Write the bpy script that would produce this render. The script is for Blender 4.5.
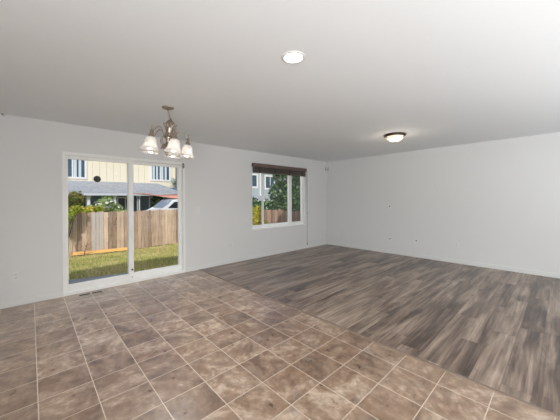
import bpy, bmesh, math, random
from mathutils import Vector, Matrix
PI = math.pi
random.seed(7)
SC = bpy.context.scene
for o in list(bpy.data.objects): bpy.data.objects.remove(o)
COL = SC.collection

# ------------------------------------------------------------------ camera
YAW, ROLL = math.radians(46.81), math.radians(-0.341)
F = Vector((math.cos(YAW), math.sin(YAW), 0)); Rv = Vector((math.sin(YAW), -math.cos(YAW), 0)); Uv = Vector((0, 0, 1))
c_, s_ = math.cos(ROLL), math.sin(ROLL)
R2 = Rv*c_ + Uv*s_; U2 = Uv*c_ - Rv*s_
cd = bpy.data.cameras.new('camera'); cam = bpy.data.objects.new('camera', cd); COL.objects.link(cam)
cam.matrix_world = Matrix(((R2.x, U2.x, -F.x, -6.4226), (R2.y, U2.y, -F.y, -4.8156), (R2.z, U2.z, -F.z, 1.3555), (0, 0, 0, 1)))
cd.sensor_fit = 'HORIZONTAL'; cd.sensor_width = 36; cd.lens = 36*266.0/560; cd.shift_y = -11.24/560
cd.clip_start = .05; cd.clip_end = 300
SC.camera = cam

# ------------------------------------------------------------------ world, sun, big lights, exposure
w = bpy.data.worlds.new('world'); SC.world = w; w.use_nodes = True
wn = w.node_tree.nodes; wl = w.node_tree.links
sky = wn.new('ShaderNodeTexSky'); sky.sky_type = 'NISHITA'; sky.sun_disc = False
sky.sun_elevation = math.radians(45); sky.sun_rotation = math.radians(200); sky.dust_density = 2.0; sky.air_density = 1.0
wl.new(sky.outputs[0], wn['Background'].inputs[0]); wn['Background'].inputs[1].default_value = 0.11

def lamp(name, kind, loc, direction, energy, color=(1, 1, 1), size=None):
    d = bpy.data.lights.new(name, kind); d.energy = energy; d.color = color
    o = bpy.data.objects.new(name, d); COL.objects.link(o); o.location = loc
    o.rotation_euler = Vector(direction).to_track_quat('-Z', 'Y').to_euler()
    if kind == 'AREA': d.shape = 'RECTANGLE'; d.size, d.size_y = size
    return o
sun = lamp('sun', 'SUN', (0, -20, 20), (.8, 1, -1.06), 3.1, (1, .965, .91)); sun.data.angle = math.radians(.6)
lamp('ceiling_fill', 'AREA', (-4.6, -7.0, .25), (0, -.16, 1), 146, (.93, .97, 1), (6.0, 2.8))  # added fill lamp behind the camera, aimed up to brighten the ceiling
lamp('left_wall_fill', 'AREA', (-7.72, -6.4, 1.3), (1, .05, .38), 150, (.94, .975, 1), (2.6, 1.9))  # added fill for the right wall, standing in for unseen daylight
lamp('door_fill', 'AREA', (-5.2, .46, 2.92), (0, -1, -2.0), 30, (.93, .97, 1), (1.8, .45))  # added lamp outside above the door, brightens the floor inside
lamp('window_fill', 'AREA', (-1.86, .46, 2.96), (0, -1, -1.8), 30, (.93, .97, 1), (1.8, .45))  # added lamp over the window, extra sky light for the planks
vs = SC.view_settings
vs.view_transform = 'Standard'; vs.look = 'None'; vs.exposure = 0.02; vs.gamma = 1.0; vs.use_curve_mapping = False

# ------------------------------------------------------------------ helpers
def lin(c):
    c = c/255.0
    return c/12.92 if c <= .04045 else ((c+.055)/1.055)**2.4
def rgb(r, g, b): return (lin(r), lin(g), lin(b), 1)

class NT:
    def __init__(s, name):
        s.m = bpy.data.materials.new(name); s.m.use_nodes = True
        s.n = s.m.node_tree.nodes; s.l = s.m.node_tree.links; s.p = s.n['Principled BSDF']
    def new(s, t, **k):
        x = s.n.new('ShaderNode'+t)
        for a, b in k.items(): setattr(x, a, b)
        return x
    def link(s, a, b): s.l.new(a, b)
    def put(s, sock, v):
        if hasattr(v, 'is_output'): s.l.new(v, sock)
        else: sock.default_value = v
    def math(s, op, a, b=None, c=None):
        x = s.new('Math', operation=op); s.put(x.inputs[0], a)
        if b is not None: s.put(x.inputs[1], b)
        if c is not None: s.put(x.inputs[2], c)
        return x.outputs[0]
    def mix(s, f, a, b, mode='MIX'):
        x = s.new('Mix', data_type='RGBA', blend_type=mode)
        s.put(x.inputs[0], f); s.put(x.inputs[6], a); s.put(x.inputs[7], b)
        return x.outputs[2]
    def ramp(s, f, stops):
        x = s.new('ValToRGB'); s.put(x.inputs[0], f)
        e = x.color_ramp.elements
        while len(e) < len(stops): e.new(.5)
        for i, (p, c) in enumerate(stops): e[i].position = p; e[i].color = c
        return x.outputs[0]
    def noise(s, vec, scale, detail=3, rough=.55, dist=0, w=None):
        x = s.new('TexNoise'); x.inputs['Scale'].default_value = scale; x.inputs['Detail'].default_value = detail
        x.inputs['Roughness'].default_value = rough; x.inputs['Distortion'].default_value = dist
        if vec is not None: s.link(vec, x.inputs['Vector'])
        if w is not None: x.noise_dimensions = '4D'; s.put(x.inputs['W'], w)
        return x.outputs['Fac']
    def obj(s): return s.new('TexCoord').outputs['Object']
    def xyz(s, v):
        x = s.new('SeparateXYZ'); s.link(v, x.inputs[0]); return x.outputs
    def comb(s, a, b, c=0.0):
        x = s.new('CombineXYZ'); s.put(x.inputs[0], a); s.put(x.inputs[1], b); s.put(x.inputs[2], c); return x.outputs[0]
    def bump(s, h, strength, dist=.01):
        x = s.new('Bump'); x.inputs['Strength'].default_value = strength; x.inputs['Distance'].default_value = dist
        s.link(h, x.inputs['Height']); s.link(x.outputs[0], s.p.inputs['Normal'])
    def out(s, col, rough=.6, metal=0, spec=None):
        s.put(s.p.inputs['Base Color'], col); s.put(s.p.inputs['Roughness'], rough); s.p.inputs['Metallic'].default_value = metal
        if spec is not None: s.p.inputs['Specular IOR Level'].default_value = spec
        return s.m

def simple(name, col, rough=.6, metal=0, var=.06, scale=8, bump=0, spec=None):
    t = NT(name); n = t.noise(t.obj(), scale, 4)
    a = tuple(min(1, x*(1-var)) for x in col[:3])+(1,); b = tuple(min(1, x*(1+var)) for x in col[:3])+(1,)
    if bump: t.bump(n, bump, .005)
    return t.out(t.mix(n, a, b), rough, metal, spec)
def leafy(name, c1, c2, c3=None, trans=.35):
    t = NT(name); g = t.new('NewGeometry')
    st = [(0, c1), (.75, c2)]
    if c3: st.append((1, c3))
    col = t.ramp(g.outputs['Random Per Island'], st)
    d = t.new('BsdfDiffuse'); tr = t.new('BsdfTranslucent'); m = t.new('MixShader'); m.inputs[0].default_value = trans
    t.link(col, d.inputs[0]); t.link(col, tr.inputs[0]); t.link(d.outputs[0], m.inputs[1]); t.link(tr.outputs[0], m.inputs[2])
    t.link(m.outputs[0], t.n['Material Output'].inputs[0]); return t.m
def board_mat(name, c1, c2, axis=2, rough=.85):
    t = NT(name); o = t.xyz(t.obj()); g = t.new('NewGeometry')
    st = [o[0], o[1], o[2]]; st = [t.math('MULTIPLY', v, 1.0 if i == axis else 14.0) for i, v in enumerate(st)]
    n = t.noise(t.comb(*st), 2.2, 5, .6, .4, g.outputs['Random Per Island'])
    big = t.noise(t.obj(), 2.5, 2)
    f = t.math('ADD', t.math('MULTIPLY', n, .65), t.math('MULTIPLY', g.outputs['Random Per Island'], .45))
    f = t.math('ADD', f, t.math('MULTIPLY', t.math('SUBTRACT', big, .5), .3))
    t.bump(n, .3, .005)
    return t.out(t.ramp(f, [(.2, c1), (.85, c2)]), rough)
def emit(name, col, strength):
    t = NT(name); t.p.inputs['Base Color'].default_value = col
    t.p.inputs['Emission Color'].default_value = col; t.p.inputs['Emission Strength'].default_value = strength; return t.m
def glass(name, tint=(1, 1, 1, 1), ior=1.5):
    t = NT(name); a = t.new('BsdfTransparent'); a.inputs[0].default_value = tint
    g = t.new('BsdfGlossy'); g.inputs['Roughness'].default_value = .01
    fr = t.new('Fresnel'); fr.inputs[0].default_value = ior; m = t.new('MixShader')
    t.link(t.math('MULTIPLY', fr.outputs[0], .12), m.inputs[0]); t.link(a.outputs[0], m.inputs[1]); t.link(g.outputs[0], m.inputs[2])
    t.link(m.outputs[0], t.n['Material Output'].inputs[0]); return t.m

class MB:
    def __init__(s, T=None): s.b = bmesh.new(); s.T = T
    def v(s, p):
        p = Vector(p); return s.b.verts.new(s.T @ p if s.T else p)
    def face(s, vs, mi=0, smooth=False):
        try: f = s.b.faces.new(vs); f.material_index = mi; f.smooth = smooth; return f
        except ValueError: return None
    def box(s, a, b, mi=0, bev=0.0):
        x0, y0, z0 = [min(p, q) for p, q in zip(a, b)]; x1, y1, z1 = [max(p, q) for p, q in zip(a, b)]
        vs = [s.v(p) for p in [(x0, y0, z0), (x1, y0, z0), (x1, y1, z0), (x0, y1, z0), (x0, y0, z1), (x1, y0, z1), (x1, y1, z1), (x0, y1, z1)]]
        fs = [s.face([vs[i] for i in q], mi) for q in [(0, 3, 2, 1), (4, 5, 6, 7), (0, 1, 5, 4), (1, 2, 6, 5), (2, 3, 7, 6), (3, 0, 4, 7)]]
        if bev:
            es = list({e for f in fs for e in f.edges})
            bmesh.ops.bevel(s.b, geom=es, offset=bev, segments=2, affect='EDGES', profile=.5)
        return s
    def prism(s, pts, z0, z1, mi=0, axis='z'):       # polygon extruded
        def P(u, v, t): return {'z': (u, v, t), 'y': (u, t, v), 'x': (t, u, v)}[axis]
        a = [s.v(P(u, v, z0)) for u, v in pts]; b = [s.v(P(u, v, z1)) for u, v in pts]
        s.face(a[::-1], mi); s.face(b, mi); n = len(pts)
        for i in range(n): s.face([a[i], a[(i+1) % n], b[(i+1) % n], b[i]], mi)
        return s
    def lathe(s, prof, c=(0, 0, 0), n=20, mi=0, ruffle=None, M=None):
        rings = []
        for k, (r, z) in enumerate(prof):
            ring = []
            for i in range(n):
                a = 2*PI*i/n; rr = r
                if ruffle: rr = r*(1+ruffle[k]*math.cos(6*a))
                p = Vector((rr*math.cos(a), rr*math.sin(a), z))
                if M: p = M @ p
                ring.append(s.v(Vector(c)+p))
            rings.append(ring)
        for k in range(len(rings)-1):
            for i in range(n): s.face([rings[k][i], rings[k][(i+1) % n], rings[k+1][(i+1) % n], rings[k+1][i]], mi, True)
        if prof[0][0] > 0 and not ruffle: s.face(rings[0][::-1], mi)
        if prof[-1][0] > 0 and not ruffle: s.face(rings[-1], mi)
        return s
    def tube(s, pts, r, n=8, mi=0):
        pts = [Vector(p) for p in pts]; rs = r if isinstance(r, (list, tuple)) else [r]*len(pts); rings = []
        for k, p in enumerate(pts):
            d = (pts[min(k+1, len(pts)-1)]-pts[max(k-1, 0)]).normalized()
            a = d.cross(Vector((0, 0, 1)) if abs(d.z) < .95 else Vector((1, 0, 0))).normalized(); b = d.cross(a)
            rings.append([s.v(p+(a*math.cos(2*PI*i/n)+b*math.sin(2*PI*i/n))*rs[k]) for i in range(n)])
        for k in range(len(rings)-1):
            for i in range(n): s.face([rings[k][i], rings[k][(i+1) % n], rings[k+1][(i+1) % n], rings[k+1][i]], mi, True)
        s.face(rings[0][::-1], mi); s.face(rings[-1], mi); return s
    def ball(s, c, r, n=12, sz=1.0):
        k = n//2+1
        return s.lathe([(max(1e-4, r*math.sin(PI*i/k)), -r*sz*math.cos(PI*i/k)) for i in range(k+1)], c, n)
    def build(s, name, mats, parent=None):
        me = bpy.data.meshes.new(name); bmesh.ops.recalc_face_normals(s.b, faces=s.b.faces); s.b.to_mesh(me); s.b.free()
        for m in (mats if isinstance(mats, (list, tuple)) else [mats]): me.materials.append(m)
        o = bpy.data.objects.new(name, me); COL.objects.link(o)
        if parent: o.parent = parent
        return o
def pymesh(name, verts, faces, m, parent=None):
    me = bpy.data.meshes.new(name); me.from_pydata(verts, [], faces); me.materials.append(m); me.update()
    o = bpy.data.objects.new(name, me); COL.objects.link(o)
    if parent: o.parent = parent
    return o
def tag(o, label, cat, group=None):
    o['label'] = label; o['category'] = cat
    if group: o['group'] = group
    return o
def thing(name, label, cat, loc=(0, 0, 0), group=None):
    o = bpy.data.objects.new(name, None); COL.objects.link(o); o.location = loc; o.empty_display_size = .1
    return tag(o, label, cat, group)
def struct(o): o['kind'] = 'structure'; return o
def sempty(name, loc=(0, 0, 0)):
    o = bpy.data.objects.new(name, None); COL.objects.link(o); o.location = loc; return struct(o)

# ------------------------------------------------------------------ materials
M_wall = simple('wall_paint', rgb(226, 226, 225), .75, var=.012, scale=40, bump=.06)
M_ceil = simple('ceiling_paint', rgb(236, 239, 241), .85, var=.012, scale=60, bump=.1)
M_base = simple('baseboard_paint', rgb(229, 229, 227), .5, var=.01)
M_vinyl = simple('white_vinyl', rgb(244, 244, 241), .35, var=.01)
M_plate = simple('cover_plate_plastic', rgb(230, 230, 228), .35, var=.01)
M_dark = simple('dark_slot', rgb(40, 38, 36), .6, var=.1)
M_gasket = simple('grey_weatherstrip', rgb(110, 110, 108), .7)
M_glass = glass('window_glass')
M_nickel = simple('antique_nickel', rgb(178, 164, 150), .30, 1.0, var=.25, scale=60)
M_bronze = simple('brushed_bronze', rgb(92, 74, 60), .35, .9, var=.15, scale=40)

def tile_mat():
    t = NT('slate_look_tile'); o = t.xyz(t.obj())
    W, D = .303, .2976
    u = t.math('DIVIDE', t.math('SUBTRACT', o[0], -4.2695), W); v = t.math('DIVIDE', t.math('SUBTRACT', o[1], -2.9907), D)
    fu, fv = t.math('FLOOR', u), t.math('FLOOR', v); ru, rv = t.math('FRACT', u), t.math('FRACT', v)
    eu = t.math('MINIMUM', ru, t.math('SUBTRACT', 1.0, ru)); ev = t.math('MINIMUM', rv, t.math('SUBTRACT', 1.0, rv))
    e = t.math('MULTIPLY', t.math('MINIMUM', eu, ev), .3)
    grout = t.math('SUBTRACT', 1.0, t.math('SMOOTHSTEP' if False else 'GREATER_THAN', e, .0026))
    wn = t.new('TexWhiteNoise', noise_dimensions='2D'); t.link(t.comb(fu, fv), wn.inputs['Vector'])
    rnd = wn.outputs['Value']
    # each tile carries its own streak direction and piece of the pattern
    ang = t.math('MULTIPLY', rnd, 25.0)
    rot = t.new('VectorRotate', rotation_type='Z_AXIS'); t.link(t.obj(), rot.inputs['Vector']); t.link(ang, rot.inputs['Angle'])
    sc = t.new('Mapping'); sc.inputs['Scale'].default_value = (1.0, 2.1, 1); t.link(rot.outputs[0], sc.inputs[0])
    w4 = t.math('MULTIPLY', rnd, 60.0)
    n1 = t.noise(sc.outputs[0], 3.2, 9, .66, .35, w4)
    n2 = t.noise(t.obj(), 15, 8, .68, .3, w4)
    n3 = t.noise(t.obj(), 5.0, 4, .5, 1.0, w4)
    f = t.math('ADD', t.math('MULTIPLY', n1, .62), t.math('MULTIPLY', n2, .38))
    f = t.math('ADD', f, t.math('MULTIPLY', t.math('SUBTRACT', rnd, .5), .11))
    col = t.ramp(f, [(.30, rgb(78, 56, 42)), (.43, rgb(124, 97, 76)), (.53, rgb(160, 133, 110)), (.66, rgb(216, 194, 172))])
    rust = t.ramp(n3, [(.52, (0, 0, 0, 1)), (.64, (1, 1, 1, 1))])
    col = t.mix(t.math('MULTIPLY', rust, .5), col, rgb(136, 100, 70))
    grey = t.ramp(n3, [(.28, (1, 1, 1, 1)), (.42, (0, 0, 0, 1))])
    col = t.mix(t.math('MULTIPLY', grey, .45), col, rgb(160, 148, 138))
    col = t.mix(grout, col, rgb(214, 198, 180))
    h = t.math('SUBTRACT', t.math('MULTIPLY', f, .5), t.math('MULTIPLY', grout, .5)); t.bump(h, .05, .003); t.p.inputs['Coat Weight'].default_value = .5; t.p.inputs['Coat Roughness'].default_value = .34; t.p.inputs['Coat IOR'].default_value = 1.75
    rough = t.math('ADD', t.math('MULTIPLY', n2, .15), .22)
    return t.out(col, rough, 0, 1.0)
def wood_mat():
    t = NT('grey_oak_planks'); o = t.xyz(t.obj())
    WD, L = .18, 1.22
    v = t.math('DIVIDE', o[1], WD); fv = t.math('FLOOR', v); rv = t.math('FRACT', v)
    w1 = t.new('TexWhiteNoise', noise_dimensions='1D'); t.link(fv, w1.inputs['W'])
    u = t.math('ADD', t.math('DIVIDE', o[0], L), t.math('MULTIPLY', w1.outputs['Value'], 7.0)); fu = t.math('FLOOR', u); ru = t.math('FRACT', u)
    ev = t.math('MULTIPLY', t.math('MINIMUM', rv, t.math('SUBTRACT', 1.0, rv)), WD)
    eu = t.math('MULTIPLY', t.math('MINIMUM', ru, t.math('SUBTRACT', 1.0, ru)), L)
    gap = t.math('LESS_THAN', t.math('MINIMUM', ev, eu), .0012)
    w2 = t.new('TexWhiteNoise', noise_dimensions='2D'); t.link(t.comb(fu, fv), w2.inputs['Vector']); rnd = w2.outputs['Value']
    p = t.comb(t.math('MULTIPLY', o[0], .85), t.math('MULTIPLY', o[1], 6.5), 0.0)
    w4 = t.math('MULTIPLY', rnd, 1.2)
    n1 = t.noise(p, 1.1, 4, .58, 1.0, w4)
    pf = t.comb(t.math('MULTIPLY', o[0], .55), t.math('MULTIPLY', o[1], 24.0), 0.0)
    n2 = t.noise(pf, 2.0, 5, .62, .5, w4)
    kn = t.noise(t.comb(t.math('MULTIPLY', o[0], 2.2), t.math('MULTIPLY', o[1], 6.0), 0.0), 2.4, 3, .5, 1.8, w4)
    f = t.math('ADD', t.math('MULTIPLY', n1, .64), t.math('MULTIPLY', n2, .36))
    f = t.math('ADD', f, t.math('MULTIPLY', t.math('SUBTRACT', rnd, .5), .10))
    col = t.ramp(f, [(.38, rgb(62, 45, 36)), (.46, rgb(104, 85, 72)), (.55, rgb(146, 126, 110)), (.66, rgb(186, 167, 150))])
    knot = t.ramp(kn, [(.66, (0, 0, 0, 1)), (.76, (1, 1, 1, 1))])
    col = t.mix(t.math('MULTIPLY', knot, .6), col, rgb(64, 49, 41))
    col = t.mix(t.math('MULTIPLY', gap, .6), col, rgb(72, 62, 56))
    t.bump(t.math('SUBTRACT', n2, t.math('MULTIPLY', gap, 1.0)), .06, .003); t.p.inputs['Coat Weight'].default_value = .3; t.p.inputs['Coat Roughness'].default_value = .36; t.p.inputs['Coat IOR'].default_value = 1.65
    return t.out(col, t.math('ADD', t.math('MULTIPLY', n2, .16), .30), 0, .65)
M_tile, M_wood = tile_mat(), wood_mat()

# ------------------------------------------------------------------ room shell
XL, YF, H, TH = -7.75, -8.6, 2.44, .15
XB = -4.05
b = MB(); b.box((XL-TH, YF-TH, -.12), (XB, TH*.0+.0, 0), 0); b.box((XB, YF-TH, -.12), (TH, 0, 0), 1)
struct(b.build('floor', [M_tile, M_wood]))
b = MB(); b.box((XL-TH, YF-TH, H), (TH, TH, H+.12)); struct(b.build('ceiling', M_ceil))
def wall_y(name, y0, y1, x0, x1, holes, m):
    b = MB(); xs = x0
    for (a, c, z0, z1) in sorted(holes):
        b.box((xs, y0, -.12 if y0 >= 0 else 0), (a, y1, H))
        if z0 > 0: b.box((a, y0, -.12 if y0 >= 0 else 0), (c, y1, z0))
        elif y0 >= 0: b.box((a, y0, -.12), (c, y1, z0))
        b.box((a, y0, z1), (c, y1, H)); xs = c
    b.box((xs, y0, -.12 if y0 >= 0 else 0), (x1, y1, H)); return struct(b.build(name, m))
DX0, DX1, DZ = -6.095, -4.33, 2.035
WX0, WX1, WZ0, WZ1 = -2.775, -.955, .665, 2.12
wall_y('wall_back', 0, TH, XL-TH, TH, [(DX0, DX1, -.0, DZ), (WX0, WX1, WZ0, WZ1)], M_wall)
wall_y('wall_front', YF-TH, YF, XL-TH, TH, [], M_wall)
b = MB(); b.box((0, YF, 0), (TH, 0, H)); struct(b.build('wall_right', M_wall))
b = MB(); b.box((XL-TH, YF, 0), (XL, -7.7, H)); b.box((XL-TH, -5.1, 0), (XL, 0, H)); b.box((XL-TH, -7.7, 2.25), (XL, -5.1, H)); b.box((XL-TH, -7.7, 0), (XL, -5.1, .35)); struct(b.build('wall_left', M_wall))
# baseboards
def baseb(name, a, c):
    b = MB(); b.box(a, c, 0, .004); return struct(b.build(name, M_base))
BH, BT = .08, .012
b = MB(); b.box((XL, -BT, 0), (DX0-.005, 0, BH), 0, .004); b.box((DX1+.005, -BT, 0), (0, 0, BH), 0, .004); struct(b.build('baseboard_back', M_base))
baseb('baseboard_right', (-BT, YF, 0), (0, -BT, BH)); baseb('baseboard_left', (XL, -5.1, 0), (XL+BT, -BT, BH)); baseb('baseboard_front', (XL+BT, YF, 0), (-BT, YF+BT, BH))
# transition strip between tile and planks
b = MB(); b.prism([(XB-.018, 0), (XB+.018, 0), (XB+.012, .006), (XB-.012, .006)], YF, -BT, 0, 'y')
struct(b.build('trim_1', simple('transition_strip_wood', rgb(134, 116, 102), .4, var=.2, scale=20)))
# unseen roof and added upper storey, shaped to cast the garden's shade
b = MB(); b.box((XL-.6, YF-.6, H+.12), (.45, .14, H+.20)); b.box((-2.6, YF-.3, H+.20), (.30, -.02, 3.95)); b.box((-2.7, YF-.5, 3.95), (.45, .12, 4.12))
struct(b.build('roof', simple('shade_roof_shell', rgb(150, 145, 138), .9)))

# ------------------------------------------------------------------ sliding door
D = sempty('door_1')
def ring(b, x0, x1, z0, z1, y0, y1, w, wb=None, wt=None):
    wb = w if wb is None else wb; wt = w if wt is None else wt
    b.box((x0, y0, z0), (x0+w, y1, z1), 0, .004); b.box((x1-w, y0, z0), (x1, y1, z1), 0, .004)
    b.box((x0+w, y0, z0), (x1-w, y1, z0+wb), 0, .004); b.box((x0+w, y0, z1-wt), (x1-w, y1, z1), 0, .004); return b
b = MB(); ring(b, DX0, DX1, 0.0, DZ, -.012, TH+.01, .032, .05, .045); b.build('door_frame', M_vinyl, D)
b = MB(); b.box((DX0-.012, -.004, 0), (DX0+.002, .001, DZ+.012)); b.box((DX1-.002, -.004, 0), (DX1+.012, .001, DZ+.012)); b.box((DX0, -.004, DZ-.001), (DX1, .001, DZ+.012)); b.build('weatherstrip', M_base, D)
# sliding (inner, left) panel and fixed (outer, right) panel
def panel(name, x0, x1, y0, y1, wl, wr):
    b = MB()
    b.box((x0, y0, .05), (x0+wl, y1, DZ-.045), 0, .004); b.box((x1-wr, y0, .05), (x1, y1, DZ-.045), 0, .004)
    b.box((x0+wl, y0, .05), (x1-wr, y1, .145), 0, .004); b.box((x0+wl, y0, 1.945), (x1-wr, y1, DZ-.045), 0, .004)
    p = b.build(name, M_vinyl, D); ym = (y0+y1)/2
    g = MB(); g.box((x0+wl-.005, ym-.004, .14), (x1-wr+.005, ym+.004, 1.95)); g.build('glass_pane', M_glass, p)
    return p, ym
P1, ym1 = panel('sliding_panel', DX0+.032, -5.185, .012, .052, .034, .075)
P2, ym2 = panel('fixed_panel', -5.262, DX1-.032, .06, .10, .075, .06)
b = MB(); b.box((-5.225, .004, .20), (-5.20, .013, .225), 0, .002); b.build('foot_lock', M_dark, P1)
b = MB(); b.lathe([(.006, -.012), (.006, 0)], (0, 0, 0), 12, M=Matrix.Rotation(PI/2, 4, 'X')); 
for v in b.b.verts: v.co += Vector((-5.215, .0, .095))
b.build('lock_bolt', M_dark, P1)
tg = thing('round_sticker', 'dark round disc stuck on the upper left glass of the sliding door', 'sticker', (-5.681, ym1-.0052, 1.672))
b = MB(); b.lathe([(.0001, -.004), (.045, -.004), (.048, -.001), (.048, .001), (.0001, .001)], (0, 0, 0), 28, M=Matrix.Rotation(PI/2, 4, 'X'))
b.build('disc', simple('dark_film', rgb(70, 68, 64), .6), tg)
b = MB(); b.lathe([(.034, -.0055), (.038, -.0055), (.038, -.004), (.034, -.004)], (0, 0, 0), 28, M=Matrix.Rotation(PI/2, 4, 'X')); b.build('rim_ring', M_dark, tg)
# door alarm contact, top right of the slider
tg = thing('door_sensor', 'small dark grey alarm contact at the top right corner of the sliding door', 'sensor', (-4.362, -.012, 1.985))
b = MB(); b.box((-.014, -.016, -.045), (.014, 0, .03), 0, .004); b.build('sensor_body', simple('grey_plastic', rgb(150, 148, 144), .5), tg)
b = MB(); b.box((-.022, -.018, .018), (.012, -.001, .034), 0, .003); b.box((.008, -.018, -.05), (.016, -.001, .02), 0, .002); b.box((-.016, -.018, -.054), (.012, -.001, -.046), 0, .002); b.build('mounting_clip', M_dark, tg)

# ------------------------------------------------------------------ window
W = sempty('window_1')
y0, y1 = .06, .12
b = MB(); ring(b, WX0, WX1, WZ0, WZ1, y0-.01, y1+.03, .04, .05, .05); b.build('window_frame', M_vinyl, W)
b = MB(); b.box((WX0, -.014, WZ0-.018), (WX1, y0-.01, WZ0+.012), 0, .004); b.build('window_sill', M_vinyl, W)
b = MB(); b.box((WX1-.012, -.004, WZ0+.012), (WX1, y0-.01, WZ1)); b.box((WX0, -.004, WZ0+.012), (WX0+.012, y0-.01, WZ1)); b.build('jamb_liner', M_base, W)
def sash(x0, x1, wl, wr, ya, yb):
    b = MB(); z0, z1 = WZ0+.05, WZ1-.05
    b.box((x0, ya, z0), (x0+wl, yb, z1), 0, .004); b.box((x1-wr, ya, z0), (x1, yb, z1), 0, .004)
    b.box((x0+wl, ya, z0), (x1-wr, yb, z0+.032), 0, .004); b.box((x0+wl, ya, z1-.032), (x1-wr, yb, z1), 0, .004)
    p = b.build('sash', M_vinyl, W); g = MB(); ym = (ya+yb)/2
    g.box((x0+wl-.004, ym-.003, z0+.028), (x1-wr+.004, ym+.003, z1-.028)); g.build('glass_pane', M_glass, p)
sash(WX0+.04, -2.37, .024, .035, .06, .09)
sash(-2.395, -1.47, .035, .05, .095, .125)
sash(-1.52, WX1-.04, .10, .045, .06, .09)
# wood blind, raised
B = thing('window_blind', 'dark brown wooden blind raised to the top of the window', 'blind', (-1.86, 0, 1.95))
mb_ = board_mat('brown_blind_wood', rgb(78, 70, 66), rgb(118, 108, 101), 0, .5); mb2 = board_mat('brown_valance_wood', rgb(82, 66, 60), rgb(118, 98, 90), 0, .45)
b = MB(); b.box((-.915, -.062, .135), (.905, -.046, .218), 0, .003); b.box((.89, -.046, .135), (.905, 0, .218), 0, .003); b.box((-.915, -.046, .135), (-.90, 0, .218), 0, .003); b.build('valance', mb2, B)
b = MB(); b.box((-.895, -.045, .15), (.885, -.002, .205)); b.build('headrail', M_dark, B)
b = MB()
for k in range(16):
    z = .022+k*.0078; dy = random.uniform(-.0015, .0015)
    b.box((-.893, -.047+dy, z), (.875, -.003+dy, z+.0042))
b.build('slat_stack', mb_, B)
b = MB(); b.box((-.893, -.049, 0), (.875, -.001, .018), 0, .004); b.build('bottom_rail', mb_, B)
mt_ = simple('brown_tape', rgb(74, 62, 56), .8)
for sx in (-.72, -.25, .25, .72):
    b = MB(); b.box((sx-.012, -.0515, .0), (sx+.012, -.0492, .15)); b.build('ladder_tape', mt_, B)
b = MB(); b.tube([(.925, -.05, .16), (.948, -.03, -.6), (.955, -.025, -1.0), (.95, -.022, -1.82)], .0035, 6); b.tube([(.915, -.05, .16), (.942, -.03, -.6), (.952, -.028, -1.0), (.955, -.02, -1.80)], .0028, 6)
cord = b.build('lift_cord', simple('taupe_cord', rgb(158, 152, 146), .8), B)
b = MB(); b.lathe([(.002, 0), (.007, -.01), (.012, -.045), (.010, -.05), (.001, -.05)], (.9525, -.021, -1.80), 10); b.build('tassel', simple('brown_tassel', rgb(98, 84, 74), .5), cord)
b = MB(); b.lathe([(.002, .02), (.008, .008), (.008, -.012), (.002, -.02)], (.953, -.026, -1.0), 10); b.build('cord_stop', simple('grey_cord_stop', rgb(120, 112, 106), .5), cord)

# ------------------------------------------------------------------ wall plates
def plate(loc, wall, name, label, cat, kind, group=None):
    t = thing(name, label, cat, loc, group)
    t.rotation_euler = (0, 0, 0 if wall == 'back' else -PI/2)
    b = MB(); b.box((-.036, -.006, -.058), (.036, 0, .058), 0, .003); b.build('cover_plate', M_plate, t)
    if kind == 'outlet':
        for sz in (.021, -.021):
            b = MB(); b.box((-.017, -.0085, sz-.014), (.017, -.005, sz+.014), 0, .004); r = b.build('receptacle', M_plate, t)
            b = MB(); b.box((-.008, -.0092, sz-.004), (-.0055, -.0083, sz+.008)); b.box((.0055, -.0092, sz-.004), (.008, -.0083, sz+.006)); b.box((-.002, -.0092, sz-.011), (.002, -.0083, sz-.007)); b.build('slot', M_dark, r)
    elif kind == 'jack':
        b = MB(); b.lathe([(.015, 0), (.015, .014), (.0001, .014)], (0, 0, 0), 6, M=Matrix.Rotation(PI/2, 4, 'X'))
        b.lathe([(.009, .014), (.009, .026), (.0001, .026)], (0, 0, 0), 10, M=Matrix.Rotation(PI/2, 4, 'X'))
        b.build('cable_jack', simple('dark_brass', rgb(66, 60, 54), .5, .3), t)
    elif kind == 'switch':
        b = MB(); b.box((-.017, -.009, -.033), (.017, -.005, .033), 0, .003); b.build('rocker', M_plate, t)
    return t
plate((-6.561, 0, .384), 'back', 'wall_outlet', 'white outlet on the wall left of the sliding door', 'outlet', 'outlet')
plate((-3.332, 0, .384), 'back', 'wall_outlet', 'white outlet low on the wall between sliding door and window', 'outlet', 'outlet')
plate((-4.07, 0, 1.15), 'back', 'light_switch', 'white rocker switch on the wall just right of the sliding door', 'switch', 'switch')
plate((0, -1.905, 1.155), 'right', 'cable_jack_plate', 'white cable jack plate highest on the long right wall', 'wall plate', 'jack')
plate((0, -1.905, .36), 'right', 'cable_jack_plate', 'white cable jack plate low on the right wall straight below another', 'wall plate', 'jack')
plate((0, -2.515, .38), 'right', 'cable_jack_plate', 'white cable jack plate low on the right wall nearest the outlet', 'wall plate', 'jack')
plate((0, -3.30, .389), 'right', 'wall_outlet', 'white outlet low on the right wall, nearest the camera', 'outlet', 'outlet')
plate((0, -.392, .336), 'right', 'wall_outlet', 'white outlet low on the right wall close to the room corner', 'outlet', 'outlet')
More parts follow.
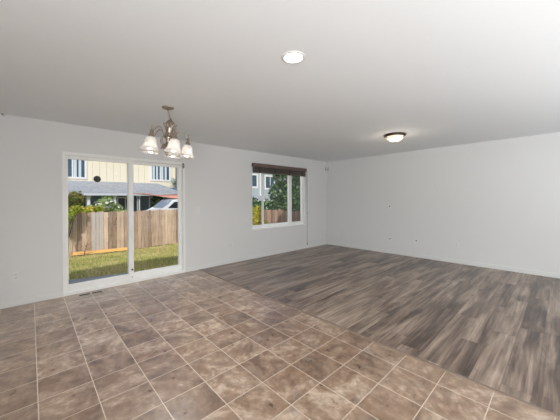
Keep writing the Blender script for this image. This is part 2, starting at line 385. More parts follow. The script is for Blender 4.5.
# corner motion sensor
t = thing('motion_sensor', 'small white motion sensor high in the corner beside the window wall', 'sensor', (0, 0, 2.225))
b = MB(); b.prism([(-.055, -.001), (-.001, -.001), (-.001, -.055), (-.022, -.058), (-.058, -.022)], -.05, .05); b.build('sensor_body', M_plate, t)
b = MB(); b.prism([(-.058, -.025), (-.025, -.058), (-.028, -.062), (-.062, -.028)], -.04, .015); b.build('sensor_lens', simple('sensor_lens_plastic', rgb(190, 188, 184), .3), t)
b = MB(); b.prism([(-.064, 0), (-.055, 0), (-.055, -.012), (-.064, -.012)], -.06, .06); b.build('mounting_bracket', M_gasket, t)
b = MB(); b.prism([(0, -.064), (0, -.055), (-.012, -.055), (-.012, -.064)], -.06, .06); b.build('mounting_bracket', M_gasket, t)
# ceiling hook
t = thing('ceiling_hook', 'tiny grey hook where ceiling meets the wall left of the sliding door', 'hook', (-6.673, -.012, H))
b = MB(); b.lathe([(.014, 0), (.014, -.004), (.004, -.008)], (0, 0, 0), 12); b.build('hook_base', M_gasket, t)
b = MB(); b.tube([(0, 0, -.006), (0, 0, -.016), (.008, 0, -.026), (.016, 0, -.022), (.017, 0, -.014)], .003, 6); b.build('hook_wire', M_gasket, t)
# floor register
t = thing('floor_vent', 'metal floor register set into the tile before the sliding door', 'vent', (-5.79, -.135, 0)); t.rotation_euler = (0, 0, math.radians(-2))
vm = simple('pale_register_metal', rgb(182, 172, 162), .4, .3); dk = simple('duct_dark', rgb(24, 22, 21), .8)
b = MB(); ring(b, -.155, .155, -.055, .055, 0, .004, .012) if False else None
for a, c in [((-.155, -.055, 0), (.155, -.030, .005)), ((-.155, .030, 0), (.155, .055, .005)), ((-.155, -.03, 0), (-.135, .03, .005)), ((.135, -.03, 0), (.155, .03, .005)), ((-.012, -.03, 0), (.012, .03, .005))]: b.box(a, c, 0, .0015)
b.build('register_frame', vm, t)
for x0 in (-.135, .012):
    b = MB(); b.box((x0, -.03, .0002), (x0+.123, .03, .001)); b.build('duct_opening', dk, t)
    b = MB()
    for k in range(9): b.box((x0+.010+k*.0125, -.03, .001), (x0+.0125+k*.0125, .03, .0042))
    b.build('louver', simple('louver_metal', rgb(52, 48, 45), .5, .3), t)

# ------------------------------------------------------------------ ceiling lights
t = thing('recessed_light', 'lit round recessed downlight in the ceiling, nearest the camera', 'ceiling light', (-4.944, -3.401, H))
b = MB(); b.lathe([(.070, -.003), (.072, -.006), (.090, -.006), (.096, 0), (.070, 0)], (0, 0, 0), 36); b.build('trim_ring', M_plate, t)
b = MB(); b.lathe([(.0001, -.014), (.03, -.0135), (.055, -.010), (.072, -.002), (.072, 0), (.0001, 0)], (0, 0, 0), 32); b.build('lit_lens', emit('downlight_lens', (1, .95, .86, 1), 9), t)
lamp('recessed_light_beam', 'SPOT', (-4.944, -3.401, H-.02), (0, 0, -1), 24, (1, .93, .84)).data.spot_size = math.radians(150)

t = thing('flush_ceiling_light', 'lit alabaster bowl ceiling light with bronze rim above the plank floor', 'ceiling light', (-1.88, -2.85, H))
b = MB(); b.lathe([(.165, 0), (.178, -.012), (.172, -.030), (.150, -.038), (.0001, -.038)], (0, 0, 0), 36); b.build('bronze_pan', M_bronze, t)
al = NT('alabaster_glass'); n = al.noise(al.obj(), 14, 4, .6, 1.5)
cc = al.mix(n, (1, .80, .58, 1), (1, .95, .86, 1)); al.link(cc, al.p.inputs['Base Color']); al.link(cc, al.p.inputs['Emission Color']); al.p.inputs['Emission Strength'].default_value = .55; al.p.inputs['Roughness'].default_value = .35
b = MB(); b.lathe([(.146, -.036), (.142, -.055), (.122, -.082), (.088, -.105), (.045, -.118), (.0001, -.122)], (0, 0, 0), 36); b.build('glass_bowl', al.m, t)
b = MB(); b.lathe([(.012, -.118), (.014, -.124), (.007, -.130), (.009, -.136), (.001, -.142)], (0, 0, 0), 14); b.build('finial', M_bronze, t)
for k in range(3):
    a = 2*PI*k/3+2.6; p = Vector((math.cos(a), math.sin(a), 0)); b = MB(); b.tube([p*.172+Vector((0, 0, -.02)), p*.168+Vector((0, 0, -.045)), p*.152+Vector((0, 0, -.058)), p*.136+Vector((0, 0, -.066))], .006, 6); b.ball(p*.176+Vector((0, 0, -.028)), .012, 10); b.build('clip', M_bronze, t)
lamp('flush_light_glow', 'POINT', (-1.88, -2.85, H-.19), (0, 0, -1), 3.2, (1, .86, .68)).data.shadow_soft_size = .1

RY = YAW+math.radians(22.8)
# chandelier: canopy flat on the ceiling, body hangs a little out of plumb
CH = thing('chandelier', 'five-arm nickel chandelier with frosted bell shades before the sliding door', 'chandelier', (-5.234, -1.628, H))
b = MB(); b.lathe([(.066, 0), (.068, -.008), (.060, -.016), (.030, -.024), (.010, -.032), (.008, -.040)], (0, 0, 0), 28); b.build('ceiling_canopy', M_nickel, CH)
b = MB()
for k in range(5):
    z = -.046-k*.021; ax = Vector((1, 0, 0)) if k % 2 else Vector((0, 1, 0))
    b.tube([Vector((math.sin(RY), -math.cos(RY), 0))*.0055*(k+.5)+Vector((0, 0, z))+ax*.008*math.cos(2*PI*i/10)+Vector((0, 0, .014*math.sin(2*PI*i/10))) for i in range(11)], .0022, 6)
b.tube([(0, 0, -.03), (.006, .002, -.06), (.015*math.sin(RY), -.015*math.cos(RY), -.10), (.030*math.sin(RY), -.030*math.cos(RY), -.14)], .002, 5)
b.build('chain', M_nickel, CH)
PV = Matrix.Translation((.030*math.sin(RY), -.030*math.cos(RY), -.13)) @ Matrix.Rotation(math.radians(6), 4, Vector((math.cos(RY), math.sin(RY), 0))) @ Matrix.Translation((0, 0, .13))
b = MB(PV)
b.lathe([(.005, -.125), (.012, -.132), (.009, -.142), (.020, -.148), (.036, -.162), (.050, -.182), (.056, -.205), (.052, -.232), (.043, -.262), (.036, -.290), (.032, -.312), (.040, -.325), (.046, -.340), (.044, -.362), (.034, -.385), (.024, -.405), (.026, -.420), (.040, -.438), (.052, -.462), (.056, -.485), (.048, -.510), (.030, -.530), (.016, -.542), (.020, -.552), (.012, -.565), (.002, -.578)], (0, 0, 0), 24)
b.build('body', M_nickel, CH)
lf = MB(PV)
for k in range(10):                                    # cast leaves round the body
    a = 2*PI*k/10; p = Vector((math.cos(a), math.sin(a), 0)); q = Vector((-p.y, p.x, 0))
    for z0, z1, r0, r1, fl in [(-.265, -.195, .034, .066, .018), (-.36, -.31, .040, .060, .014), (-.44, -.50, .046, .062, .014)]:
        pts = [(p*r0, z0, .006), (p*(r0+.016), z0+(z1-z0)*.4, .013), (p*(r1-.004), z0+(z1-z0)*.75, .010), (p*(r1+fl*.5), z1, .002)]
        rows = [[lf.v(c+q*wd+Vector((0, 0, z))), lf.v(c*1.12+Vector((0, 0, z))), lf.v(c-q*wd+Vector((0, 0, z)))] for c, z, wd in pts]
        for r_, s2 in zip(rows[:-1], rows[1:]):
            for i in (0, 1): lf.face([r_[i], r_[i+1], s2[i+1], s2[i]], 0, True)
lo = lf.build('cast_leaves', M_nickel, CH); md = lo.modifiers.new('solid', 'SOLIDIFY'); md.thickness = .003
sh = NT('frosted_shade_glass'); d = sh.new('BsdfDiffuse'); tr = sh.new('BsdfTranslucent'); gl = sh.new('BsdfGlossy'); gl.inputs['Roughness'].default_value = .3
nn = sh.noise(sh.obj(), 30, 4, .6, 1.0); colr = sh.mix(nn, (.90, .88, .85, 1), (.97, .96, .95, 1))
sh.link(colr, d.inputs[0]); sh.link(colr, tr.inputs[0]); m1 = sh.new('MixShader'); m1.inputs[0].default_value = .5; m2 = sh.new('MixShader'); m2.inputs[0].default_value = .06
sh.link(d.outputs[0], m1.inputs[1]); sh.link(tr.outputs[0], m1.inputs[2]); sh.link(m1.outputs[0], m2.inputs[1]); sh.link(gl.outputs[0], m2.inputs[2]); sh.link(m2.outputs[0], sh.n['Material Output'].inputs[0])
M_bulb = emit('warm_bulb', (1, .92, .82, 1), 11)
RA = .218
for k in range(5):
    a = RY-PI/2+2*PI*k/5; p = Vector((math.cos(a), math.sin(a), 0))
    def at(r, z): return p*r+Vector((0, 0, z))
    b = MB(PV)
    ctrl = [(.030, -.345), (.055, -.352), (.072, -.330), (.085, -.295), (.108, -.268), (.135, -.262), (.162, -.280), (.184, -.312), (.201, -.335), (RA, -.338)]
    b.tube([at(r, z) for r, z in ctrl], .0055, 8)
    arm = b.build('arm', M_nickel, CH)
    b = MB(PV); b.tube([at(.05, -.352), at(.085, -.372), at(.105, -.405), at(.092, -.432), at(.07, -.425), at(.068, -.405), at(.08, -.402)], .004, 7); b.build('scroll', M_nickel, arm)
    b = MB(PV); b.lathe([(.001, -.275), (.006, -.285), (.010, -.297), (.005, -.308), (.008, -.318), (.015, -.328), (.018, -.345), (.015, -.365), (.026, -.385), (.034, -.415), (.035, -.424)], p*RA, 16)
    so = b.build('socket', M_nickel, arm)
    b = MB(PV); prof = [(.032, -.410), (.040, -.416), (.050, -.434), (.057, -.458), (.061, -.482), (.066, -.506), (.077, -.528), (.092, -.545), (.099, -.551)]
    b.lathe(prof, p*RA, 36, ruffle=[0, 0, 0, .01, .02, .03, .05, .07, .085])
    s2 = b.build('lamp_shade', sh.m, arm); md = s2.modifiers.new('solid', 'SOLIDIFY'); md.thickness = .003
    b = MB(PV); b.ball(p*RA+Vector((0, 0, -.518)), .025, 14, 1.3); b.build('bulb', M_bulb, arm)
cl = lamp('chandelier_glow', 'SPOT', (-5.21, -1.65, 1.80), (0, 0, -1), 54, (1, .97, .93)); cl.data.spot_size = math.radians(125); cl.data.spot_blend = .9; cl.data.shadow_soft_size = .25
# ------------------------------------------------------------------ garden
def gz(x, y): return -.22-.035*max(0, y) + .018*math.sin(x*1.7+y)+.012*math.sin(y*3.1-x)
def ground():
    vs, fs = [], []; nx, ny = 60, 40
    for j in range(ny+1):
        for i in range(nx+1):
            x = -14+i*(48/nx); yy = .15+(j/ny)**2*40; vs.append((x, yy, gz(x, yy) if yy < 6 else -.43-.02*(yy-6)))
    for j in range(ny):
        for i in range(nx): a = j*(nx+1)+i; fs.append((a, a+1, a+nx+2, a+nx+1))
    t = NT('lawn_soil'); n = t.noise(t.obj(), 1.4, 6, .7)
    m = t.out(t.ramp(n, [(.35, rgb(120, 118, 62)), (.55, rgb(150, 140, 88)), (.7, rgb(176, 158, 118))]), .95)
    return struct(pymesh('ground', vs, fs, m))
ground()
b = MB(); b.prism([(-9, .15), (2, .15), (2, 1.35), (-4.6, 1.35), (-6.2, 1.72), (-9, 1.8)], -.5, -.17); struct(b.build('patio', simple('patio_concrete', rgb(150, 150, 150), .8, var=.1, scale=5, bump=.2)))
def grass(n=52000):
    vs, fs = [], []; rnd = random.Random(3)
    k = 0
    while k < n:
        x = rnd.uniform(-7.6, 1.2); y = rnd.uniform(1.3, 5.52)
        if y < 1.75 and x < -4.6 and y < 1.35+(-4.6-x)*.23+.02: continue
        if y < 1.37 or (-5.56 < x < -3.96 and 5.40 < y < 5.50): continue
        z = gz(x, y); h = rnd.uniform(.03, .085)*(1.15 if y < 3.2 else .8); a = rnd.uniform(0, 2*PI); wd = rnd.uniform(.006, .012)
        lx, ly = rnd.gauss(0, .03), rnd.gauss(0, .03); dx, dy = math.cos(a)*wd, math.sin(a)*wd; i = len(vs)
        vs += [(x-dx, y-dy, z-.01), (x+dx, y+dy, z-.01), (x+lx, y+ly, z+h)]; fs.append((i, i+1, i+2)); k += 1
    t = NT('grass_blades'); g = t.new('NewGeometry'); pn = t.noise(t.obj(), 1.3, 4, .65)
    f = t.math('ADD', t.math('MULTIPLY', g.outputs['Random Per Island'], .45), t.math('MULTIPLY', pn, .75))
    col = t.ramp(f, [(.2, rgb(104, 144, 54)), (.46, rgb(176, 192, 96)), (.58, rgb(222, 214, 146)), (.8, rgb(240, 224, 180))])
    d = t.new('BsdfDiffuse'); tr = t.new('BsdfTranslucent'); m = t.new('MixShader'); m.inputs[0].default_value = .4
    t.link(col, d.inputs[0]); t.link(col, tr.inputs[0]); t.link(d.outputs[0], m.inputs[1]); t.link(tr.outputs[0], m.inputs[2]); t.link(m.outputs[0], t.n['Material Output'].inputs[0])
    o = pymesh('lawn_grass', vs, fs, t.m); o['kind'] = 'stuff'; return tag(o, 'sunlit lawn grass growing between patio and fence', 'grass')
grass()

M_fence = board_mat('weathered_cedar', rgb(118, 94, 78), rgb(220, 196, 170))
M_pale = board_mat('pale_grey_cedar', rgb(164, 156, 148), rgb(196, 188, 180))
M_fence2 = board_mat('aged_cedar', rgb(120, 96, 82), rgb(196, 164, 142))
rnd = random.Random(11)
FY = 5.6
M_raild = board_mat('shaded_rail_wood', rgb(60, 46, 38), rgb(92, 74, 60), 0)  # shade put into the colour: rails darkened so none shows sunlit through gaps
t = thing('wooden_fence', 'weathered cedar picket fence across the back of the lawn', 'fence', (0, 0, 0))
b = MB(); bp = MB(); x = -9.5; cnt = 0
while x < 1.25:
    wd = rnd.uniform(.085, .125); z1 = .96+rnd.uniform(-.02, .025); z0 = gz(x, FY)+rnd.uniform(.0, .03); dy = rnd.uniform(-.006, .006)
    tgt = bp if (-4.97 < x+.06 < -4.69) else b
    tgt.prism([(x, z0), (x+wd, z0), (x+wd, z1-.02), (x+wd-.025, z1), (x+.025, z1), (x, z1-.02)], FY+dy-.009, FY+dy+.009, 0, 'y')
    x += wd+rnd.uniform(.006, .014)
b.build('picket_panel', M_fence, t); bp.build('pale_pickets', M_pale, t)['label'] = 'pair of paler grey pickets'
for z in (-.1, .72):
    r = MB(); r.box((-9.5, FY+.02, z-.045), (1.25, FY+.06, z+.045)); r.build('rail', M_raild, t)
for px in (-8.6, -6.3, -4.0, -1.7, .6):
    r = MB(); r.box((px-.045, FY+.06, -.7), (px+.045, FY+.15, .9)); r.build('post', M_fence, t)
t = thing('wooden_fence', 'half shaded cedar picket fence at the side, seen through the window', 'fence', (0, 0, 0))
b = MB(); y = .6; FX = 1.3
while y < 5.45:
    wd = rnd.uniform(.115, .14); z1 = .86+rnd.uniform(-.015, .02); z0 = gz(FX, y)
    b.prism([(y, z0), (y+wd, z0), (y+wd, z1-.02), (y+wd-.02, z1), (y+.02, z1), (y, z1-.02)], FX-.009, FX+.009, 0, 'x'); y += wd+rnd.uniform(.003, .01)
b.build('picket_panel', M_fence2, t)
for z in (.0, .65):
    r = MB(); r.box((FX+.02, .6, z-.045), (FX+.06, 5.5, z+.045)); r.build('rail', M_fence2, t)
for py in (3.45, 1.2):
    r = MB(); r.box((FX-.05, py-.045, -.5), (FX+.04, py+.045, .92)); r.build('post', M_fence2, t)
# yellow board at the foot of the fence
b = MB(); b.box((-.78, -.02, 0), (.78, .02, .10), 0, .004)
o = tag(b.build('lumber_board', board_mat('yellow_lumber', rgb(222, 166, 92), rgb(240, 194, 124), 0)), 'yellow lumber board lying along the foot of the picket fence', 'board'); o.location = (-4.76, 5.44, -.36); o.rotation_euler = (math.radians(-8), math.radians(1.5), 0)
# bare twiggy sapling by the fence
t = thing('bare_sapling', 'small bare twiggy sapling before the left of the picket fence', 'plant', (-5.22, 5.3, gz(-5.2, 5.3)))
b = MB(); b.tube([(0, 0, -.02), (.02, .01, .16), (.07, .02, .36), (.13, .03, .52)], [.012, .010, .007, .003], 6); b.build('stem', simple('twig_bark', rgb(84, 62, 48), .9), t)
b = MB()
for (z, dx, dz) in [(.14, -.14, .12), (.2, .2, .1), (.28, -.06, .2), (.34, .2, .12), (.08, .22, .02), (.1, -.2, .02)]: b.tube([(.02+z*.12, .01, z), (.02+z*.12+dx*.5, 0, z+dz*.4), (.02+z*.12+dx, -.02, z+dz)], [.006, .004, .002], 5)
b.build('twigs', simple('twig_bark_fine', rgb(110, 84, 64), .9), t)

# foliage ------------------------------------------------------------
def leaves(blobs, n, size, seed, squash=.5):
    r = random.Random(seed); vs, fs = [], []; tot = sum(bl[3]**2 for bl in blobs)
    for (cx, cy, cz, R) in blobs:
        for _ in range(int(n*R*R/tot)):
            d = Vector((r.gauss(0, 1), r.gauss(0, 1), r.gauss(0, 1))).normalized(); q = R*(r.uniform(.35, 1)**.5)*r.uniform(.9, 1.08)
            c = Vector((cx, cy, cz))+d*q
            nrm = (d+Vector((r.gauss(0, .6), r.gauss(0, .6), r.gauss(0, .6)))).normalized()
            a = nrm.orthogonal().normalized(); a.rotate(Matrix.Rotation(r.uniform(0, 6.28), 3, nrm)); bb = nrm.cross(a); s = size*r.uniform(.6, 1.3); i = len(vs)
            vs += [c-a*s, c-bb*s*squash+nrm*s*.15, c+a*s, c+bb*s*squash+nrm*s*.15]; fs.append((i, i+1, i+2, i+3))
    return [tuple(v) for v in vs], fs
M_bark = simple('bark', rgb(92, 74, 60), .95, var=.25, scale=12, bump=.5)
def plant(name, label, cat, base, blobs, n, size, leaf, seed, trunk=.05, flowers=None, group=None):
    t = thing(name, label, cat, base, group)
    loc = [(bx-base[0], by-base[1], bz-base[2], r) for bx, by, bz, r in blobs]
    v, f = leaves(loc, n, size, seed); pymesh('foliage', v, f, leaf, t)['kind'] = 'stuff'
    b = MB(); top = max(l[2] for l in loc)
    b.tube([(0, 0, -.05), (.02, 0, top*.4), (0, .02, top*.8)], [trunk, trunk*.75, trunk*.35], 8)
    for l in loc: b.tube([(0, 0, max(.02, min(top*.35, l[2]*.4))), (l[0]*.5, l[1]*.5, l[2]*.7), (l[0], l[1], l[2])], [trunk*.5, trunk*.35, trunk*.15], 6)
    b.build('trunk' if cat == 'tree' else 'stems', M_bark, t)
    if flowers:
        nm, fm, cnt, fs_ = flowers; v, f = leaves([(x, y, z, r*1.05) for x, y, z, r in loc], cnt, fs_, seed+9, .8); pymesh(nm, v, f, fm, t)['kind'] = 'stuff'
    return t
L_mid = leafy('shrub_leaf', rgb(96, 132, 66), rgb(168, 190, 112), rgb(206, 214, 150))
L_dark = leafy('dark_leaf', rgb(34, 66, 46), rgb(84, 128, 74), rgb(170, 200, 140))
L_blue = leafy('blue_green_leaf', rgb(30, 58, 62), rgb(80, 110, 106), rgb(190, 212, 208))
L_yel = leafy('golden_leaf', rgb(150, 166, 60), rgb(236, 218, 92), rgb(248, 236, 160))
L_lime = leafy('lime_leaf', rgb(104, 140, 44), rgb(190, 204, 70), rgb(224, 196, 90))
L_rust = leafy('autumn_leaf', rgb(92, 122, 58), rgb(150, 148, 82), rgb(212, 160, 90))
L_white = leafy('white_petal', rgb(240, 236, 232), rgb(250, 248, 244))
L_org = leafy('orange_petal', rgb(232, 170, 90), rgb(246, 206, 120))
plant('climbing_shrub', 'lime green shrub spilling over the left end of the picket fence', 'shrub', (-5.62, 5.30, gz(-5.6, 5.3)), [(-5.62, 5.25, .86, .17), (-5.5, 5.3, 1.02, .15), (-5.7, 5.25, .62, .15), (-5.36, 5.35, 1.08, .12), (-5.9, 5.3, .9, .25)], 1100, .05, L_lime, 1, .02)
plant('tall_shrub', 'tall rusty green shrub behind the left end of the picket fence', 'shrub', (-5.72, 7.0, -.45), [(-5.25, 7.0, 1.42, .26), (-5.55, 7.1, 1.25, .3), (-5.8, 7.0, 1.5, .35), (-5.2, 7.0, 1.2, .18)], 900, .07, L_rust, 2, .04)
plant('flowering_shrub', 'low shrub with orange flowers just over the picket fence top', 'shrub', (-5.05, 6.1, -.44), [(-5.2, 6.1, .92, .22), (-4.95, 6.1, .95, .2), (-4.72, 6.1, .98, .17)], 800, .05, L_lime, 3, .02, ('flowers', L_org, 220, .045))
plant('rose_bush', 'green rose bush with white blooms behind the picket fence', 'shrub', (-4.4, 7.0, -.46), [(-4.35, 7.0, 1.15, .34), (-4.0, 7.0, .95, .26), (-4.75, 7.0, 1.0, .2), (-4.3, 7.0, .6, .35), (-3.7, 7.0, .8, .2)], 1500, .06, L_mid, 4, .03, ('white_blooms', L_white, 260, .06))
plant('golden_shrub', 'golden yellow shrub outside the lower left of the window', 'shrub', (-.55, 2.35, gz(-.5, 2.35)), [(-.72, 2.35, .98, .16), (-.82, 2.35, .86, .19), (-.7, 2.35, .6, .22), (-1.0, 2.4, .6, .25), (-.48, 2.35, .42, .2), (-.95, 2.4, .95, .15), (-.6, 2.3, .3, .25)], 1500, .045, L_yel, 5, .025)
plant('evergreen_tree', 'tall dark green tree behind the side fence, centre of the window', 'tree', (5.2, 6.6, -.5), [(4.9, 6.7, 2.6, .85), (5.5, 6.3, 2.0, .9), (4.5, 6.9, 1.7, .65), (5.2, 6.5, 1.1, .9), (5.6, 6.1, 3.3, .8), (4.4, 6.9, .95, .5), (6.0, 5.9, 1.2, .8)], 9000, .085, L_dark, 6, .12)
plant('blue_green_tree', 'blue green conifer-like tree seen through the right window pane', 'tree', (5.4, 4.4, -.5), [(5.4, 4.4, 3.1, .65), (5.5, 4.5, 2.2, .75), (5.4, 4.3, 1.4, .8), (5.5, 4.4, .7, .7)], 6500, .075, L_blue, 7, .10)
plant('background_hedge', 'dense green hedge before the grey blue house behind the side fence', 'hedge', (8.2, 12.3, -.6), [(7.2, 12.9, .55, .9), (8.2, 12.4, .5, .9), (6.6, 12.9, 1.3, .5), (9.3, 11.6, .6, 1.0)], 2600, .11, L_dark, 8, .06)
plant('porch_shrub', 'dark green shrub by the porch post under the red canopy', 'shrub', (-.75, 12.5, -.6), [(-.6, 12.5, 1.25, .38), (-.3, 12.5, .95, .4), (-.8, 12.5, .8, .3)], 900, .08, L_dark, 9, .04)

# ------------------------------------------------------------------ neighbour's house
def siding(col): return simple('siding_paint', col, .7, var=.03, scale=3)
M_cream = siding(rgb(230, 224, 203)); M_trim = simple('white_trim_paint', rgb(228, 229, 229), .6, var=.01)
def shingle():
    t = NT('grey_shingles'); br = t.new('TexBrick'); t.link(t.obj(), br.inputs['Vector']); br.inputs['Scale'].default_value = 3.2
    br.inputs['Color1'].default_value = rgb(134, 139, 146); br.inputs['Color2'].default_value = rgb(164, 169, 176); br.inputs['Mortar'].default_value = rgb(92, 100, 110); br.inputs['Mortar Size'].default_value = .01; br.inputs['Row Height'].default_value = .4
    n = t.noise(t.obj(), 9, 5, .7)
    return t.out(t.mix(t.math('MULTIPLY', n, .7), br.outputs[0], rgb(164, 169, 176)), .9)
M_shing = shingle(); M_navy = simple('dusk_blue_paint', rgb(92, 116, 142), .7, var=.05); M_hglass = simple('house_window_glass', rgb(62, 86, 102), .15, var=.4, scale=2, spec=.4)
M_curt = simple('pale_curtain', rgb(196, 210, 218), .9, var=.06, scale=10)
Hs = thing('neighbor_house', 'cream board house with grey shingle porch roof beyond the picket fence', 'house', (0, 0, 0))
G0 = -.75
b = MB(); b.box((-14, 17.03, 2.3), (2.42, 24, 6.2)); x = -14.0
while x < 2.3: b.box((x, 17.0, 2.4), (min(x+.39, 2.35), 17.03, 6.2), 0, .004); x += .41
b.box((2.30, 16.96, 2.45), (2.44, 17.0, 6.2)); b.build('upper_wall', M_cream, Hs)
b = MB(); b.box((-14, 16.6, G0), (2.1, 23.5, 2.3)); b.build('lower_wall', M_navy, Hs)
b = MB()     # porch roof with a hip at the right end
p = [(-15, 14.4, 1.74), (2.0, 14.4, 1.74), (.9, 17.0, 2.62), (-15, 17.0, 2.62), (-15, 17.0, 1.74), (2.0, 17.0, 1.74)]
vv = [b.v(q) for q in p]
for q in [(0, 1, 2, 3), (1, 5, 2), (0, 4, 5, 1), (3, 2, 5, 4), (0, 3, 4)]: b.face([vv[i] for i in q])
b.build('porch_roof', M_shing, Hs)
b = MB(); b.box((-15, 14.28, 1.62), (2.05, 14.42, 1.74)); b.build('gutter', simple('pale_gutter', rgb(196, 204, 212), .5), Hs)
b = MB(); b.box((-14.5, 17-2.7, 6.2), (3.0, 24.6, 6.35)) if False else b.prism([(16.4, 6.1), (24.6, 6.1), (20.5, 8.3)], -14.5, 2.9, 0, 'x'); b.build('main_roof', M_shing, Hs)
for px in (-9.0, -6.4, -3.88, -2.53, -1.15, 1.6):
    b = MB(); b.box((px-.075, 14.55, G0), (px+.075, 14.70, 1.70)); b.box((px-.11, 14.52, 1.5), (px+.11, 14.73, 1.62)); b.build('porch_post', simple('post_paint', rgb(206, 216, 222), .6), Hs)
def hwin(x0, x1, z0, z1, y, mull, house, curt=True, tr=.12):
    b = MB(); b.box((x0, y-.05, z0), (x0+tr, y, z1)); b.box((x1-tr, y-.05, z0), (x1, y, z1)); b.box((x0+tr, y-.05, z0), (x1-tr, y, z0+tr)); b.box((x0+tr, y-.05, z1-tr), (x1-tr, y, z1))
    for mx in mull: b.box((mx-.035, y-.045, z0+tr), (mx+.035, y, z1-tr))
    f = b.build('window', M_trim, house)
    b = MB(); b.box((x0+tr-.01, y-.02, z0+tr-.01), (x1-tr+.01, y-.004, z1-tr+.01)); b.build('pane', M_hglass, f)
    if curt:
        b = MB(); xs = [x0+tr] + list(mull) + [x1-tr]
        for q0, q1 in zip(xs[:-1], xs[1:]):
            wq = (q1-q0); n = 10
            for c0, c1 in ((q0+wq*.08, q0+wq*.34), (q0+wq*.5, q0+wq*.72)):
                top = [b.v((c0+(c1-c0)*i/n, y-.024-.006*(i % 2), z1-tr)) for i in range(n+1)]; bot = [b.v((c0+(c1-c0)*i/n, y-.024-.006*(i % 2), z0+tr)) for i in range(n+1)]
                for i in range(n): b.face([top[i], top[i+1], bot[i+1], bot[i]])
        co = b.build('curtain', M_curt, f); m = co.modifiers.new('s', 'SOLIDIFY'); m.thickness = .002
hwin(-5.35, -3.66, 2.74, 4.35, 17, [-4.42], Hs); hwin(.33, 1.88, 2.80, 4.2, 17, [1.07], Hs); hwin(-10, -8.4, 2.74, 4.35, 17, [-9.2], Hs)
for x0, x1 in ((-7.6, -6.5), (-5.2, -3.7), (-2.0, -.95), (.1, 1.2)): hwin(x0, x1, .3, 1.55, 16.6, [(x0+x1)/2], Hs, False, .08)
b = MB(); b.box((2.26, 16.86, -.6), (2.35, 16.96, 6.1)); b.build('downspout', simple('grey_downspout', rgb(120, 124, 124), .5), Hs)
# satellite dish on the corner of the house
Sd = thing('satellite_dish', 'small grey green satellite dish on the right corner of the cream house', 'satellite dish', (2.15, 16.75, 2.75))
b = MB(); Md = Matrix.Rotation(math.radians(75), 4, 'X') @ Matrix.Rotation(math.radians(25), 4, 'Y')
b.lathe([(.0001, .06), (.12, .045), (.22, .0), (.27, -.04), (.272, -.03), (.22, .015), (.12, .06), (.0001, .075)], (-.1, 0, .1), 24, M=Md); b.build('dish', simple('dish_paint', rgb(150, 164, 154), .6), Sd)
b = MB(); b.tube([(.12, .18, -.1), (.1, .08, 0), (-.05, .03, .08)], .03, 8); b.tube([(-.08, -.05, -.12), (-.05, -.35, .05), (-.06, -.4, .12)], .018, 6); b.build('mount_arm', simple('dish_arm', rgb(84, 90, 88), .5), Sd)
# red canopy with posts
Cn = thing('carport_canopy', 'salmon red curved carport canopy above the white van', 'canopy', (0, 0, 0))
b = MB(); n = 14; top = []; bot = []
for i in range(n+1):
    u = i/n; x = -1.85+u*3.3; sag = 1.70-.13*math.sin(PI*min(1, u*1.1))*.6+(.02*u)
    top.append([b.v((x, 10.6, sag-.17*min(1, u*2.2))), b.v((x, 13.2, sag+.04))]); bot.append([b.v((x, 10.6, sag-.03-.19*min(1, u*2.2))), b.v((x, 13.2, sag))])
for i in range(n):
    b.face([top[i][0], top[i+1][0], top[i+1][1], top[i][1]], 0, True); b.face([bot[i][0], bot[i][1], bot[i+1][1], bot[i+1][0]], 0, True)
    b.face([top[i][0], bot[i][0], bot[i+1][0], top[i+1][0]]); b.face([top[i][1], top[i+1][1], bot[i+1][1], bot[i][1]])
b.face([top[0][0], top[0][1], bot[0][1], bot[0][0]]); b.face([top[n][0], bot[n][0], bot[n][1], top[n][1]])
b.build('canopy_roof', simple('salmon_roofing', rgb(212, 152, 134), .8, var=.15, scale=4), Cn)
for px, py in ((1.3, 10.75), (1.3, 13.0), (-1.6, 13.0)):
    b = MB(); b.tube([(px, py, -.65), (px, py, 1.52)], .04, 8); b.build('post', M_gasket, Cn)
# white van
Vn = thing('white_van', 'white van parked under the red canopy behind the picket fence', 'van', (-.05, 10.2, -.62)); Vn.rotation_euler = (0, 0, 0)
M_body = simple('white_car_paint', rgb(226, 232, 238), .25, var=.01); M_vg = simple('dark_car_glass', rgb(34, 42, 50), .2, var=.1, spec=.3)
side = [(-2.0, .35), (2.4, .35), (2.4, 1.9), (2.3, 1.98), (-.6, 1.98), (-.85, 1.94), (-1.35, 1.50), (-1.95, 1.30), (-2.02, .9)]
b = MB(); b.prism(side, -.85, .85, 0, 'y'); bmesh.ops.bevel(b.b, geom=[e for e in b.b.edges], offset=.04, segments=2, affect='EDGES'); b.build('car_body', M_body, Vn)
b = MB(); b.prism([(-1.12, 1.52), (-.78, 1.84), (-.4, 1.86), (-.4, 1.50)], -.866, -.84, 0, 'y'); b.build('cab_window', M_vg, Vn)
b = MB(); b.prism([(-1.12, 1.52), (-.78, 1.84), (-.4, 1.86), (-.4, 1.50)], .84, .866, 0, 'y'); b.build('cab_window', M_vg, Vn)
b = MB(); b.box((-.28, -.866, 1.48), (.62, -.84, 1.86), 0, .005); b.build('side_window', M_vg, Vn); b = MB(); b.box((.78, -.866, 1.48), (1.7, -.84, 1.86), 0, .005); b.build('side_window', M_vg, Vn)
b = MB(); vv = [b.v(q) for q in [(-.88, -.72, 1.93), (-.88, .72, 1.93), (-1.34, .74, 1.53), (-1.34, -.74, 1.53), (-.90, -.72, 1.96), (-.90, .72, 1.96), (-1.36, .74, 1.56), (-1.36, -.74, 1.56)]]
for q in [(0, 1, 2, 3), (4, 7, 6, 5), (0, 3, 7, 4), (1, 5, 6, 2), (0, 4, 5, 1), (3, 2, 6, 7)]: b.face([vv[i] for i in q])
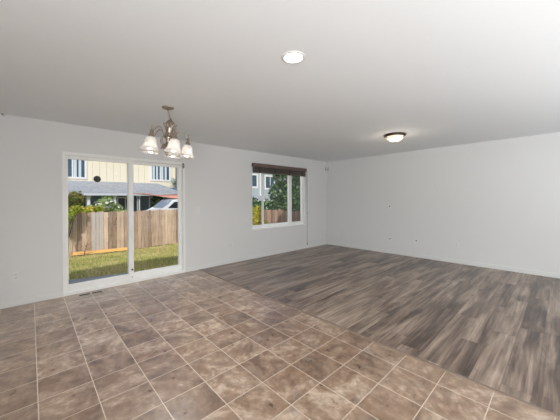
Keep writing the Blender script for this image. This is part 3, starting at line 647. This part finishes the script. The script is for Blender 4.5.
b.build('windshield', simple('pale_windshield', rgb(132, 152, 172), .25, var=.05, spec=.3), Vn)
for wx in (-1.25, 1.55):
    for sy in (-1, 1):
        b = MB(); b.lathe([(.0001, -.1), (.2, -.1), (.34, -.09), (.35, 0), (.34, .09), (.2, .1), (.0001, .1)], (0, 0, 0), 24, M=Matrix.Rotation(PI/2, 4, 'X'))
        for v in b.b.verts: v.co += Vector((wx, sy*.78, .35))
        b.build('wheel', M_dark, Vn)

# second house, through the window
H2 = thing('neighbor_house', 'pale blue grey house with white trimmed windows seen through the window', 'house', (0, 0, 0))
M_bs = siding(rgb(168, 182, 185))
b = MB(); b.box((9.0, 20, -1.0), (17.2, 27, 5.6))
z = 1.6
while z < 5.5: b.box((9.0, 19.985, z), (17.2, 20, z+.15)); z += .2
b.build('wall', M_bs, H2)
b = MB(); b.prism([(19.3, 5.5), (27.7, 5.5), (23.5, 7.6)], 8.4, 17.8, 0, 'x'); b.build('roof', M_shing, H2)
b = MB(); b.box((13.55, 19.95, 1.4), (13.72, 20, 5.6)); b.build('corner_trim', M_trim, H2); b = MB(); b.box((17.05, 19.95, -1), (17.22, 20, 5.6)); b.build('corner_trim', M_trim, H2)
hwin(11.9, 13.28, 2.62, 4.32, 20, [], H2, False, .2); hwin(14.3, 16.0, 2.5, 4.25, 20, [15.2], H2, False, .18)
b = MB(); b.prism([(18.3, 1.22), (20.0, 1.75), (20.0, 1.6), (18.3, 1.10)], 9.2, 17.6, 0, 'x'); b.build('porch_roof', M_shing, H2)
b = MB(); b.box((9.2, 18.25, 1.06), (17.6, 18.33, 1.24)); b.build('fascia', M_trim, H2)
b = MB(); b.box((9.5, 19.9, -1), (17, 19.985, 1.5)); b.build('porch_wall', simple('dark_teal_paint', rgb(70, 92, 104), .7), H2)  # porch wall in one even dark teal
hwin(13.6, 15.0, -.2, 1.0, 19.88, [14.3], H2, False, .14)
for px in (9.6, 13.2, 16.9):
    b = MB(); b.box((px-.07, 18.4, -1), (px+.07, 18.55, 1.1)); b.build('porch_post', M_trim, H2)
